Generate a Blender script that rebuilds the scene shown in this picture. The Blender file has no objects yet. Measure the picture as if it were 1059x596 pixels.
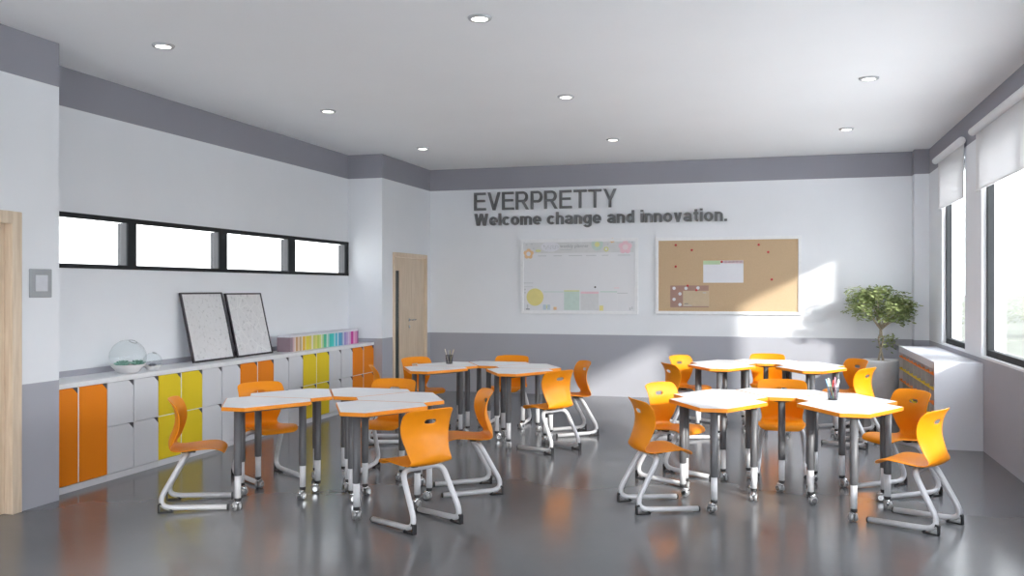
import bpy, bmesh, math, random
from mathutils import Vector, Matrix, noise
PI = math.pi
S = bpy.context.scene
COL = S.collection
rnd = random.Random(7)

# ------------------------------------------------------------------ materials
def new_mat(name):
    m = bpy.data.materials.new(name); m.use_nodes = True
    return m, m.node_tree, m.node_tree.nodes['Principled BSDF']
def mat(name, col, rough=0.5, metal=0.0, spec=0.5, vary=0.03, scale=18.0, bump=0.0, bscale=200.0, coat=0.0):
    m, t, b = new_mat(name)
    b.inputs['Roughness'].default_value = rough
    b.inputs['Metallic'].default_value = metal
    b.inputs['Specular IOR Level'].default_value = spec
    b.inputs['Coat Weight'].default_value = coat
    tc = t.nodes.new('ShaderNodeTexCoord')
    n = t.nodes.new('ShaderNodeTexNoise'); n.inputs['Scale'].default_value = scale; n.inputs['Detail'].default_value = 3
    r = t.nodes.new('ShaderNodeValToRGB')
    r.color_ramp.elements[0].position = 0.3; r.color_ramp.elements[1].position = 0.7
    r.color_ramp.elements[0].color = tuple(c * (1 - vary) for c in col) + (1,)
    r.color_ramp.elements[1].color = tuple(min(1, c * (1 + vary)) for c in col) + (1,)
    t.links.new(tc.outputs['Object'], n.inputs['Vector'])
    t.links.new(n.outputs['Fac'], r.inputs['Fac'])
    t.links.new(r.outputs['Color'], b.inputs['Base Color'])
    if bump:
        n2 = t.nodes.new('ShaderNodeTexNoise'); n2.inputs['Scale'].default_value = bscale
        bp = t.nodes.new('ShaderNodeBump'); bp.inputs['Strength'].default_value = bump; bp.inputs['Distance'].default_value = 0.002
        t.links.new(tc.outputs['Object'], n2.inputs['Vector'])
        t.links.new(n2.outputs['Fac'], bp.inputs['Height']); t.links.new(bp.outputs['Normal'], b.inputs['Normal'])
    return m
def wood(name, c0, c1):
    m, t, b = new_mat(name)
    b.inputs['Roughness'].default_value = 0.5
    tc = t.nodes.new('ShaderNodeTexCoord'); mp = t.nodes.new('ShaderNodeMapping')
    mp.inputs['Scale'].default_value = (14, 14, 0.9)
    n = t.nodes.new('ShaderNodeTexNoise'); n.inputs['Scale'].default_value = 3.0; n.inputs['Detail'].default_value = 6; n.inputs['Distortion'].default_value = 0.6
    r = t.nodes.new('ShaderNodeValToRGB')
    r.color_ramp.elements[0].position = 0.35; r.color_ramp.elements[1].position = 0.68
    r.color_ramp.elements[0].color = c0 + (1,); r.color_ramp.elements[1].color = c1 + (1,)
    t.links.new(tc.outputs['Object'], mp.inputs['Vector']); t.links.new(mp.outputs['Vector'], n.inputs['Vector'])
    t.links.new(n.outputs['Fac'], r.inputs['Fac']); t.links.new(r.outputs['Color'], b.inputs['Base Color'])
    return m
def emis(name, col, strength):
    m, t, b = new_mat(name)
    b.inputs['Base Color'].default_value = col + (1,)
    b.inputs['Emission Color'].default_value = col + (1,)
    b.inputs['Emission Strength'].default_value = strength
    return m
def glass_mat(name, tint=(1, 1, 1), refl=0.9):
    m, t, b = new_mat(name)
    out = t.nodes['Material Output']; t.nodes.remove(b)
    tr = t.nodes.new('ShaderNodeBsdfTransparent'); tr.inputs['Color'].default_value = tint + (1,)
    gl = t.nodes.new('ShaderNodeBsdfGlossy'); gl.inputs['Roughness'].default_value = 0.03
    lw = t.nodes.new('ShaderNodeLayerWeight'); lw.inputs['Blend'].default_value = 0.5
    pw = t.nodes.new('ShaderNodeMath'); pw.operation = 'POWER'; pw.inputs[1].default_value = 4.0
    mu = t.nodes.new('ShaderNodeMath'); mu.operation = 'MULTIPLY_ADD'; mu.inputs[1].default_value = 0.6 * refl; mu.inputs[2].default_value = 0.03
    mx = t.nodes.new('ShaderNodeMixShader')
    t.links.new(lw.outputs['Facing'], pw.inputs[0]); t.links.new(pw.outputs[0], mu.inputs[0]); t.links.new(mu.outputs[0], mx.inputs['Fac'])
    t.links.new(tr.outputs[0], mx.inputs[1]); t.links.new(gl.outputs[0], mx.inputs[2])
    t.links.new(mx.outputs[0], out.inputs['Surface'])
    return m
def fabric_mat(name, col, trans):
    m, t, b = new_mat(name)
    out = t.nodes['Material Output']; b.inputs['Base Color'].default_value = col + (1,); b.inputs['Roughness'].default_value = 0.9
    b.inputs['Specular IOR Level'].default_value = 0.1
    tl = t.nodes.new('ShaderNodeBsdfTranslucent'); tl.inputs['Color'].default_value = col + (1,)
    mx = t.nodes.new('ShaderNodeMixShader'); mx.inputs['Fac'].default_value = trans
    w = t.nodes.new('ShaderNodeTexNoise'); w.inputs['Scale'].default_value = 400
    bp = t.nodes.new('ShaderNodeBump'); bp.inputs['Strength'].default_value = 0.1
    t.links.new(w.outputs['Fac'], bp.inputs['Height']); t.links.new(bp.outputs['Normal'], b.inputs['Normal'])
    t.links.new(b.outputs[0], mx.inputs[1]); t.links.new(tl.outputs[0], mx.inputs[2])
    t.links.new(mx.outputs[0], out.inputs['Surface'])
    return m
def floor_mat():
    m, t, b = new_mat('polished grey floor')
    tc = t.nodes.new('ShaderNodeTexCoord')
    n = t.nodes.new('ShaderNodeTexNoise'); n.inputs['Scale'].default_value = 0.9; n.inputs['Detail'].default_value = 8; n.inputs['Roughness'].default_value = 0.62
    r = t.nodes.new('ShaderNodeValToRGB')
    r.color_ramp.elements[0].position = 0.3; r.color_ramp.elements[1].position = 0.75
    r.color_ramp.elements[0].color = (0.132, 0.134, 0.141, 1); r.color_ramp.elements[1].color = (0.152, 0.154, 0.162, 1)
    n2 = t.nodes.new('ShaderNodeTexNoise'); n2.inputs['Scale'].default_value = 2.2; n2.inputs['Detail'].default_value = 5
    r2 = t.nodes.new('ShaderNodeMapRange'); r2.inputs['To Min'].default_value = 0.165; r2.inputs['To Max'].default_value = 0.185
    for x in (n, n2): t.links.new(tc.outputs['Object'], x.inputs['Vector'])
    t.links.new(n.outputs['Fac'], r.inputs['Fac']); t.links.new(r.outputs['Color'], b.inputs['Base Color'])
    t.links.new(n2.outputs['Fac'], r2.inputs['Value']); t.links.new(r2.outputs['Result'], b.inputs['Roughness'])
    b.inputs['Specular IOR Level'].default_value = 0.5
    return m

M = {}
M['white_wall'] = mat('white wall paint', (0.80, 0.822, 0.858), 0.85, vary=0.01, scale=2, spec=0.2)
M['grey_wall'] = mat('grey wainscot paint', (0.40, 0.405, 0.45), 0.8, vary=0.015, scale=2, spec=0.25)
M['band'] = mat('grey band paint', (0.31, 0.31, 0.35), 0.85, vary=0.015, scale=2, spec=0.2)
M['ceiling'] = mat('ceiling paint', (0.86, 0.865, 0.88), 0.9, vary=0.008, scale=1.5, spec=0.15)
M['floor'] = floor_mat()
M['wood'] = wood('pale door wood', (0.60, 0.47, 0.34), (0.72, 0.59, 0.45))
M['frame_wood'] = wood('pale door frame wood', (0.62, 0.49, 0.36), (0.74, 0.61, 0.47))
M['black_frame'] = mat('anthracite window metal', (0.022, 0.024, 0.027), 0.6, spec=0.2)
M['grey_alu'] = mat('grey aluminium', (0.42, 0.43, 0.44), 0.5, metal=0.2)
M['glass'] = glass_mat('window glass', (0.98, 0.99, 0.99))
M['dimming'] = glass_mat('grey tinted glass', (0.62, 0.63, 0.63))  # tint added to cut the daylight through the strip window
M['dark_glass'] = mat('dark door glass', (0.05, 0.06, 0.055), 0.12)
M['orange'] = mat('orange plastic', (0.83, 0.272, 0.005), 0.42, spec=0.32, vary=0.02, bump=0.05, bscale=500)
M['edge'] = mat('orange edge band', (0.82, 0.27, 0.010), 0.4, vary=0.02)
M['desk_white'] = mat('white laminate', (0.90, 0.90, 0.91), 0.4, vary=0.01, scale=5)
M['leg_dark'] = mat('dark grey metal', (0.115, 0.115, 0.122), 0.45, metal=0.15, spec=0.5)
M['leg_white'] = mat('silver white metal', (0.68, 0.68, 0.70), 0.45, metal=0.0)
M['black'] = mat('black plastic', (0.02, 0.02, 0.022), 0.45)
M['chrome'] = mat('chrome', (0.62, 0.63, 0.64), 0.18, metal=1.0)
M['caster_grey'] = mat('grey caster wheel', (0.36, 0.36, 0.37), 0.3, metal=0.5)
M['mullion'] = mat('dark grey mullion', (0.13, 0.13, 0.135), 0.7)  # even grey, darker than the other aluminium
M['tube'] = mat('silver chair tube', (0.62, 0.62, 0.64), 0.38, metal=0.15)
M['lock_white'] = mat('white locker board', (0.70, 0.71, 0.745), 0.45, vary=0.01, scale=4)
M['lock_orange'] = mat('orange locker board', (0.84, 0.235, 0.004), 0.5, spec=0.3, vary=0.015, scale=4)
M['lock_yellow'] = mat('yellow locker board', (0.82, 0.62, 0.020), 0.5, spec=0.3, vary=0.015, scale=4)
M['notch'] = mat('notch shade', (0.07, 0.07, 0.08), 0.6)  # shade of the finger recess put into the colour
M['blind'] = fabric_mat('blind fabric', (0.80, 0.80, 0.81), 0.28)
M['sign'] = mat('dark grey acrylic', (0.135, 0.138, 0.145), 0.5)
M['board_white'] = mat('white board surface', (0.74, 0.75, 0.78), 0.35, vary=0.008, scale=3)
M['board_frame'] = mat('white board frame', (0.82, 0.83, 0.85), 0.4)
M['cork'] = mat('cork', (0.56, 0.41, 0.26), 0.9, vary=0.10, scale=160, bump=0.2, bscale=300)
M['red'] = mat('red plastic', (0.55, 0.045, 0.05), 0.3)
M['paper'] = mat('white paper', (0.74, 0.75, 0.80), 0.8, vary=0.01)
M['pgreen'] = mat('pale green print', (0.50, 0.66, 0.44), 0.8)
M['ppink'] = mat('pink print', (0.80, 0.55, 0.62), 0.8)
M['ppale'] = mat('pale pink print', (0.80, 0.68, 0.71), 0.8)
M['pgrey'] = mat('pale grey print', (0.56, 0.58, 0.60), 0.8)
M['pdark'] = mat('dark grey print', (0.22, 0.23, 0.26), 0.8)
M['ptitle'] = mat('grey title print', (0.36, 0.37, 0.39), 0.8)
M['phead'] = mat('header print', (0.66, 0.67, 0.68), 0.8)
M['pyellow'] = mat('yellow print', (0.76, 0.68, 0.28), 0.8)
M['plime'] = mat('lime print', (0.68, 0.69, 0.32), 0.8)
M['pmint'] = mat('mint print', (0.56, 0.68, 0.63), 0.8)
M['pblue'] = mat('pale blue print', (0.52, 0.62, 0.70), 0.8)
M['porange'] = mat('orange print', (0.80, 0.55, 0.32), 0.8)
M['brown'] = mat('brown card', (0.40, 0.25, 0.21), 0.8)
M['tan'] = mat('tan card', (0.58, 0.47, 0.33), 0.8)
M['poster_frame'] = mat('dark picture frame', (0.045, 0.038, 0.045), 0.4)
def sketch_mat(name, seed):
    m, t, b = new_mat(name)
    b.inputs['Roughness'].default_value = 0.6
    tc = t.nodes.new('ShaderNodeTexCoord'); mp = t.nodes.new('ShaderNodeMapping'); mp.inputs['Location'].default_value = (seed, seed * 2, seed)
    v = t.nodes.new('ShaderNodeTexVoronoi'); v.feature = 'DISTANCE_TO_EDGE'; v.inputs['Scale'].default_value = 7
    n = t.nodes.new('ShaderNodeTexNoise'); n.inputs['Scale'].default_value = 24; n.inputs['Detail'].default_value = 9
    r = t.nodes.new('ShaderNodeValToRGB'); r.color_ramp.elements[0].position = 0.0; r.color_ramp.elements[1].position = 0.06
    r.color_ramp.elements[0].color = (0.67, 0.67, 0.67, 1) if seed < 2 else (0.78, 0.78, 0.78, 1); r.color_ramp.elements[1].color = (0.70, 0.70, 0.71, 1)
    r2 = t.nodes.new('ShaderNodeValToRGB'); r2.color_ramp.elements[0].position = 0.34; r2.color_ramp.elements[1].position = 0.42
    r2.color_ramp.elements[0].color = (0.55, 0.55, 0.57, 1); r2.color_ramp.elements[1].color = (1, 1, 1, 1)
    mx = t.nodes.new('ShaderNodeMix'); mx.data_type = 'RGBA'; mx.blend_type = 'MULTIPLY'; mx.inputs['Factor'].default_value = 0.45
    t.links.new(tc.outputs['Object'], mp.inputs['Vector']); t.links.new(mp.outputs[0], v.inputs['Vector']); t.links.new(mp.outputs[0], n.inputs['Vector'])
    t.links.new(v.outputs['Distance'], r.inputs['Fac']); t.links.new(n.outputs['Fac'], r2.inputs['Fac'])
    t.links.new(r.outputs['Color'], mx.inputs[6]); t.links.new(r2.outputs['Color'], mx.inputs[7]); t.links.new(mx.outputs[2], b.inputs['Base Color'])
    return m
M['planter'] = mat('pale grey concrete', (0.82, 0.83, 0.84), 0.75, vary=0.04, scale=9, bump=0.1, bscale=60)
M['soil'] = mat('soil', (0.10, 0.085, 0.07), 0.95, vary=0.3, scale=60, bump=0.6, bscale=80)
M['bark'] = mat('pale bark', (0.40, 0.34, 0.25), 0.8, vary=0.2, scale=25)
def leaf_mat():
    m, t, b = new_mat('green leaves')
    out = t.nodes['Material Output']
    tc = t.nodes.new('ShaderNodeTexCoord'); n = t.nodes.new('ShaderNodeTexNoise'); n.inputs['Scale'].default_value = 9
    r = t.nodes.new('ShaderNodeValToRGB'); r.color_ramp.elements[0].position = 0.35; r.color_ramp.elements[1].position = 0.65
    r.color_ramp.elements[0].color = (0.17, 0.22, 0.085, 1); r.color_ramp.elements[1].color = (0.40, 0.46, 0.21, 1)
    b.inputs['Roughness'].default_value = 0.45
    tl = t.nodes.new('ShaderNodeBsdfTranslucent'); mx = t.nodes.new('ShaderNodeMixShader'); mx.inputs['Fac'].default_value = 0.25
    t.links.new(tc.outputs['Object'], n.inputs['Vector']); t.links.new(n.outputs['Fac'], r.inputs['Fac'])
    t.links.new(r.outputs['Color'], b.inputs['Base Color']); t.links.new(r.outputs['Color'], tl.inputs['Color'])
    t.links.new(b.outputs[0], mx.inputs[1]); t.links.new(tl.outputs[0], mx.inputs[2]); t.links.new(mx.outputs[0], out.inputs['Surface'])
    return m
M['leaf'] = leaf_mat()
M['succulent'] = mat('blue green succulent', (0.24, 0.44, 0.37), 0.5, vary=0.3, scale=40)
M['succulent_pale'] = mat('grey violet succulent', (0.22, 0.22, 0.27), 0.5, vary=0.25, scale=40)
M['ceramic'] = mat('white ceramic', (0.72, 0.71, 0.71), 0.4)
M['pebble'] = mat('pebbles', (0.42, 0.41, 0.40), 0.8, vary=0.4, scale=70, bump=0.6, bscale=90)
M['clear'] = glass_mat('clear glass', (0.95, 0.97, 0.97), 1.0)
M['smoky'] = glass_mat('smoked glass', (0.55, 0.55, 0.57), 1.0)
M['switch_grey'] = mat('grey switch plate', (0.34, 0.36, 0.38), 0.45)
M['switch_light'] = mat('light switch rocker', (0.60, 0.62, 0.66), 0.45)
M['shelf_white'] = mat('white shelving board', (0.57, 0.575, 0.61), 0.45, vary=0.01, scale=4)
M['shelf_grey'] = mat('grey shelving board', (0.30, 0.30, 0.31), 0.55)
M['lamp'] = emis('lamp diffuser', (1.0, 0.97, 0.88), 3.0)
M['lamp_ring'] = mat('lamp trim', (0.45, 0.46, 0.48), 0.5)
M['grass'] = mat('pale field', (0.125, 0.128, 0.10), 0.95, vary=0.25, scale=0.15)
M['reflector'] = mat('pale light reflector', (0.80, 0.79, 0.77), 0.9, vary=0.05, scale=0.6)  # for the added slab that bounces light indoors
M['house'] = mat('pale render', (0.15, 0.15, 0.152), 0.9)
M['roof'] = mat('grey roof tiles', (0.12, 0.118, 0.118), 0.9)

# ------------------------------------------------------------------ mesh builder
class MB:
    def __init__(s): s.v = []; s.f = []; s.m = []; s.sm = []
    def add(s, vs, fs, mi=0, smooth=False, mx=None):
        o = len(s.v)
        s.v += [tuple(mx @ Vector(p)) if mx else tuple(p) for p in vs]
        for f in fs: s.f.append([i + o for i in f]); s.m.append(mi); s.sm.append(smooth)
        return s
    def box(s, x0, x1, y0, y1, z0, z1, mi=0, mx=None):
        vs = [(x, y, z) for z in (z0, z1) for y in (y0, y1) for x in (x0, x1)]
        return s.add(vs, [(0, 2, 3, 1), (4, 5, 7, 6), (0, 1, 5, 4), (2, 6, 7, 3), (0, 4, 6, 2), (1, 3, 7, 5)], mi, False, mx)
    def prism(s, poly, z0, z1, mi=0, mx=None):
        n = len(poly)
        vs = [(x, y, z0) for x, y in poly] + [(x, y, z1) for x, y in poly]
        fs = [tuple(range(n - 1, -1, -1)), tuple(range(n, 2 * n))] + [(i, (i + 1) % n, (i + 1) % n + n, i + n) for i in range(n)]
        return s.add(vs, fs, mi, False, mx)
    def ring(s, po, pi, z0, z1, mi=0, mx=None):
        n = len(po)
        vs = [(x, y, z0) for x, y in po] + [(x, y, z1) for x, y in po] + [(x, y, z0) for x, y in pi] + [(x, y, z1) for x, y in pi]
        fs = []
        for i in range(n):
            j = (i + 1) % n
            fs += [(i, j, j + n, i + n), (j + 2 * n, i + 2 * n, i + 3 * n, j + 3 * n), (i + n, j + n, j + 3 * n, i + 3 * n), (j, i, i + 2 * n, j + 2 * n)]
        return s.add(vs, fs, mi, False, mx)
    def lathe(s, prof, n=20, mi=0, mx=None, smooth=True, cap=True):
        vs = []; fs = []
        for r, z in prof:
            for k in range(n):
                a = 2 * PI * k / n; vs.append((r * math.cos(a), r * math.sin(a), z))
        for i in range(len(prof) - 1):
            for k in range(n):
                k2 = (k + 1) % n; fs.append((i * n + k, i * n + k2, (i + 1) * n + k2, (i + 1) * n + k))
        s.add(vs, fs, mi, smooth, mx)
        if cap:
            s.add(vs[:n], [tuple(range(n - 1, -1, -1))], mi, False, mx)
            s.add(vs[-n:], [tuple(range(n))], mi, False, mx)
        return s
    def cyl(s, p0, p1, r, n=12, mi=0, r1=None, mx=None):
        return s.tube([p0, p1], r if r1 is None else [r, r1], n, mi, mx)
    def tube(s, pts, r, n=10, mi=0, mx=None, flat=1.0):
        pts = [Vector(p) for p in pts]; k = len(pts)
        rs = r if isinstance(r, (list, tuple)) else [r] * k
        tang = []
        for i in range(k):
            a = pts[max(0, i - 1)]; b = pts[min(k - 1, i + 1)]; tang.append((b - a).normalized())
        ref = Vector((0, 0, 1)) if abs(tang[0].z) < 0.9 else Vector((0, 1, 0))
        u = (ref - tang[0] * ref.dot(tang[0])).normalized()
        vs = []
        for i in range(k):
            u = (u - tang[i] * u.dot(tang[i])).normalized(); w = tang[i].cross(u)
            for j in range(n):
                a = 2 * PI * j / n; vs.append(tuple(pts[i] + u * (rs[i] * math.cos(a)) + w * (rs[i] * flat * math.sin(a))))
        fs = [(i * n + j, i * n + (j + 1) % n, (i + 1) * n + (j + 1) % n, (i + 1) * n + j) for i in range(k - 1) for j in range(n)]
        s.add(vs, fs, mi, True, mx)
        s.add(vs[:n], [tuple(range(n - 1, -1, -1))], mi, False, mx)
        s.add(vs[-n:], [tuple(range(n))], mi, False, mx)
        return s
    def ball(s, c, rx, ry=None, rz=None, mi=0, n=12, mx=None):
        ry = ry or rx; rz = rz or rx; h = n // 2
        vs = []; fs = []
        for i in range(h + 1):
            th = PI * i / h
            for j in range(n):
                a = 2 * PI * j / n
                vs.append((c[0] + rx * math.sin(th) * math.cos(a), c[1] + ry * math.sin(th) * math.sin(a), c[2] - rz * math.cos(th)))
        for i in range(h):
            for j in range(n): fs.append((i * n + j, i * n + (j + 1) % n, (i + 1) * n + (j + 1) % n, (i + 1) * n + j))
        return s.add(vs, fs, mi, True, mx)
    def build(s, name, mats, parent=None, loc=None, rotz=0.0, bevel=0.0):
        me = bpy.data.meshes.new(name); me.from_pydata(s.v, [], s.f)
        for m in (mats if isinstance(mats, (list, tuple)) else [mats]): me.materials.append(m)
        for p, mi, sm in zip(me.polygons, s.m, s.sm): p.material_index = mi; p.use_smooth = sm
        bm = bmesh.new(); bm.from_mesh(me)
        bmesh.ops.remove_doubles(bm, verts=bm.verts, dist=1e-6)
        bmesh.ops.recalc_face_normals(bm, faces=bm.faces)
        bm.to_mesh(me); bm.free()
        o = bpy.data.objects.new(name, me); COL.objects.link(o)
        if parent: o.parent = parent
        if loc: o.location = loc
        o.rotation_euler.z = rotz
        if bevel:
            b = o.modifiers.new('Bevel', 'BEVEL'); b.width = bevel; b.segments = 2; b.limit_method = 'ANGLE'; b.angle_limit = 0.6
        return o
def tag(o, label=None, cat=None, group=None, kind=None):
    if label: o['label'] = label
    if cat: o['category'] = cat
    if group: o['group'] = group
    if kind: o['kind'] = kind
    return o
def empty(name, loc, rotz=0.0):
    o = bpy.data.objects.new(name, None); COL.objects.link(o); o.location = loc; o.rotation_euler.z = rotz
    o.empty_display_size = 0.1
    return o
def copy_tree(o, parent=None):
    kids = list(o.children)
    c = o.copy(); COL.objects.link(c)
    if parent: c.parent = parent
    for k in kids: copy_tree(k, c)
    return c

# ------------------------------------------------------------------ camera
cam = bpy.data.cameras.new('camera'); co = bpy.data.objects.new('camera', cam); COL.objects.link(co)
cam.sensor_width = 36; cam.lens = 936.6 * 36 / 1059; cam.clip_end = 500
co.location = (0, 0, 1.6); co.rotation_euler = (PI / 2, 0, math.radians(16.2))
S.camera = co

# ------------------------------------------------------------------ room shell
XL, XRC, XR, YB, H = -5.18, -5.69, 1.96, 13.24, 3.442
YP, YN = 5.60, 11.44           # pillar end, niche end
Y0 = -3.0
ZW, ZB = 0.907, 3.114          # wainscot top, band bottom
WM = [M['grey_wall'], M['white_wall'], M['band'], M['board_frame']]
def wall(name, axis, pos, u0, u1, out, th, holes=(), zw=ZW):
    """inner face at pos on the axis, thickness th towards out (+1/-1); holes (ua, ub, za, zb)"""
    us = sorted({u0, u1} | {h[0] for h in holes} | {h[1] for h in holes})
    zs = sorted({0.0, zw, ZB, H} | {h[2] for h in holes} | {h[3] for h in holes})
    def inhole(u, z): return any(h[0] < u < h[1] and h[2] < z < h[3] for h in holes)
    def zone(z): return 0 if z < zw else (1 if z < ZB else 2)
    mb = MB()
    def P(u, d, z): return (pos + out * d, u, z) if axis == 'x' else (u, pos + out * d, z)
    nu, nz = len(us) - 1, len(zs) - 1
    solid = [[not inhole((us[i] + us[i + 1]) / 2, (zs[j] + zs[j + 1]) / 2) for j in range(nz)] for i in range(nu)]
    for i in range(nu):
        for j in range(nz):
            if not solid[i][j]: continue
            a, b, c, d = us[i], us[i + 1], zs[j], zs[j + 1]; mi = zone((c + d) / 2)
            mb.add([P(a, 0, c), P(b, 0, c), P(b, 0, d), P(a, 0, d)], [(0, 1, 2, 3)], mi)
            mb.add([P(a, th, c), P(b, th, c), P(b, th, d), P(a, th, d)], [(3, 2, 1, 0)], 1)
            for di, dj, q in ((-1, 0, ((a, c), (a, d))), (1, 0, ((b, c), (b, d))), (0, -1, ((a, c), (b, c))), (0, 1, ((a, d), (b, d)))):
                ii, jj = i + di, j + dj
                inside = 0 <= ii < nu and 0 <= jj < nz
                if inside and solid[ii][jj]: continue
                (p, r), (s_, t_) = q
                mb.add([P(p, 0, r), P(s_, 0, t_), P(s_, th, t_), P(p, th, r)], [(0, 1, 2, 3)], 3 if inside else mi)
    return tag(mb.build(name, WM), kind='structure')

wall('wall_back', 'y', YB, XL - 0.6, XR, 1, 0.2)
# left side: near pillar with door, niche wall with the strip window, far wall with door
wall('wall_left_pillar', 'x', XL, Y0, YP, -1, 0.14, [(4.06, 5.19, 0.0, 2.10)])
wall('wall_left_pillar_return', 'y', YP, XRC - 0.2, XL - 0.14, -1, 0.14)
WL = (YP, YN, 1.768, 2.236)
wall('wall_left', 'x', XRC, YP, YN, -1, 0.12, [(YP + 0.02, YN - 0.01, WL[2], WL[3])])
wall('wall_left_far_return', 'y', YN, XRC - 0.12, XL - 0.14, 1, 0.14)
wall('wall_left_far', 'x', XL, YN, YB, -1, 0.14, [(11.83, 13.04, 0.0, 2.07)])
WIN = [(10.706, 12.117, 0.93, 3.02), (6.70, 9.898, 0.93, 3.02), (4.20, 5.95, 0.93, 3.02), (-2.6, 0.5, 0.93, 3.02)]  # last opening is unseen, added for daylight
wall('wall_right', 'x', XR, Y0, YB, 1, 0.22, [(a, b, c, d) for a, b, c, d in WIN])
wall('wall_rear', 'y', Y0, XL, XR, -1, 0.2, [(-4.9, -2.0, 0.93, 3.02), (-1.3, 1.6, 0.93, 3.02)])  # unseen wall added to cut light from behind; openings sized for that
mb = MB()
for z0, z1, mi in ((0, ZW, 0), (ZW, ZB, 1), (ZB, H, 2)): mb.box(1.775, XR, 13.045, YB, z0, z1, mi)
tag(mb.build('wall_back_column', WM), kind='structure')
tag(MB().box(XRC - 0.3, XR + 0.22, Y0, YB + 0.2, -0.12, 0.0).build('floor', M['floor']), kind='structure')
tag(MB().box(XRC - 0.3, XR + 0.22, Y0, YB + 0.2, H, H + 0.15).build('ceiling', M['ceiling']), kind='structure')

# ---- windows
def right_window(n, a, b, c, d, mull):
    root = tag(empty('window_%d' % n, (XR + 0.045, (a + b) / 2, c)), kind='structure')
    mb = MB(); y0, y1 = a - (a + b) / 2, b - (a + b) / 2; h = d - c; w = 0.06; t = 0.06
    mb.box(0, t, y0, y1, 0, w); mb.box(0, t, y0, y1, h - w, h)
    mb.box(0, t, y0, y0 + w, w, h - w); mb.box(0, t, y1 - w, y1, w, h - w)
    for m in mull: mb.box(0, t, m - (a + b) / 2 - 0.05, m - (a + b) / 2 + 0.05, w, h - w)
    mb.build('window_frame', M['black_frame'], root)
    ys = [y0 + w] + sum([[m - (a + b) / 2 - 0.05, m - (a + b) / 2 + 0.05] for m in mull], []) + [y1 - w]
    for i in range(0, len(ys), 2):
        MB().box(0.028, 0.034, ys[i], ys[i + 1], w, h - w).build('pane', M['glass'], root)
right_window(1, *WIN[0], [])
right_window(2, *WIN[1], [8.31])
right_window(3, *WIN[2], [])
right_window(5, *WIN[3], [-1.05])  # unseen window behind the camera, added to bring in daylight
# strip window high in the niche wall
root = tag(empty('window_4', (XRC, (YP + YN) / 2, WL[2])), kind='structure')
oy = (YP + YN) / 2; hh = WL[3] - WL[2]
fb = MB()
fb.box(-0.05, 0.012, YP + 0.02 - oy, YN - 0.01 - oy, 0, 0.038); fb.box(-0.05, 0.012, YP + 0.02 - oy, YN - 0.01 - oy, hh - 0.042, hh)
mulls = [(6.965, 7.082), (8.387, 8.528), (9.822, 9.975), (11.335, 11.425)]
for a, b in mulls: fb.box(-0.005, 0.012, a - oy, b - oy, 0.038, hh - 0.042)
fb.build('window_frame', M['black_frame'], root)
prev = YP + 0.02
for a, b in mulls:
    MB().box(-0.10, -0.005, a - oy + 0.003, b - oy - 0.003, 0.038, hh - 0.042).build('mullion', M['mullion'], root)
    MB().box(-0.075, -0.069, prev - oy, a - oy, 0.038, hh - 0.042).build('pane', M['dimming'], root)
    prev = b

# ---- doors
def door(n, y0, y1, zt, recess, strip, hy, casing=0.085):
    yc = (y0 + y1) / 2
    root = tag(empty('door_%d' % n, (XL, yc, 0)), kind='structure')
    w0, w1 = y0 - yc, y1 - yc; cw = casing
    f = MB()
    f.box(-0.139, 0.02, w0, w0 + cw, 0, zt); f.box(-0.139, 0.02, w1 - cw, w1, 0, zt); f.box(-0.139, 0.02, w0 + cw, w1 - cw, zt - cw, zt)
    f.build('door_frame', M['frame_wood'], root, bevel=0.004)
    s0, s1, sz = w0 + cw + 0.004, w1 - cw - 0.004, zt - cw - 0.004
    d = MB()
    if strip:
        g0, g1, gz0, gz1 = s0 + 0.055, s0 + 0.205, 0.2, 1.85
        d.box(-recess - 0.04, -recess, s0, g0, 0.006, sz); d.box(-recess - 0.04, -recess, g1, s1, 0.006, sz)
        d.box(-recess - 0.04, -recess, g0, g1, 0.006, gz0); d.box(-recess - 0.04, -recess, g0, g1, gz1, sz)
        MB().box(-recess - 0.025, -recess - 0.012, g0, g1, gz0, gz1).build('glass_strip', M['dark_glass'], root)
    else:
        d.box(-recess - 0.04, -recess, s0, s1, 0.006, sz)
    d.build('door_leaf', M['wood'], root)
    h = MB(); y = hy - yc
    h.lathe([(0.026, 0), (0.026, 0.008)], 14, mx=Matrix.Translation((-recess, y, 1.13)) @ Matrix.Rotation(PI / 2, 4, 'Y'))
    h.tube([(-recess, y, 1.13), (-recess + 0.05, y, 1.13), (-recess + 0.055, y + 0.02, 1.13), (-recess + 0.055, y + 0.13, 1.13)], 0.009)
    h.lathe([(0.022, 0), (0.022, 0.01)], 14, mx=Matrix.Translation((-recess, y, 1.03)) @ Matrix.Rotation(PI / 2, 4, 'Y'))
    h.build('door_handle', M['chrome'], root)
door(1, 4.02, 5.232, 2.14, 0.045, False, 4.2)
door(2, 11.795, 13.08, 2.105, 0.010, True, 12.42, 0.06)

# ---- baseboard of wall right (thin painted) and light switch
sw = tag(empty('light_switch', (XL, 5.414, 1.635)), 'grey square wall switch beside the near wooden door', 'light switch')
p = MB().box(0, 0.012, -0.105, 0.105, -0.105, 0.105).build('switch_plate', M['switch_grey'], sw, bevel=0.006)
MB().box(0.012, 0.02, -0.057, 0.057, -0.06, 0.06).build('rocker', M['switch_light'], sw, bevel=0.003)

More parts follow.
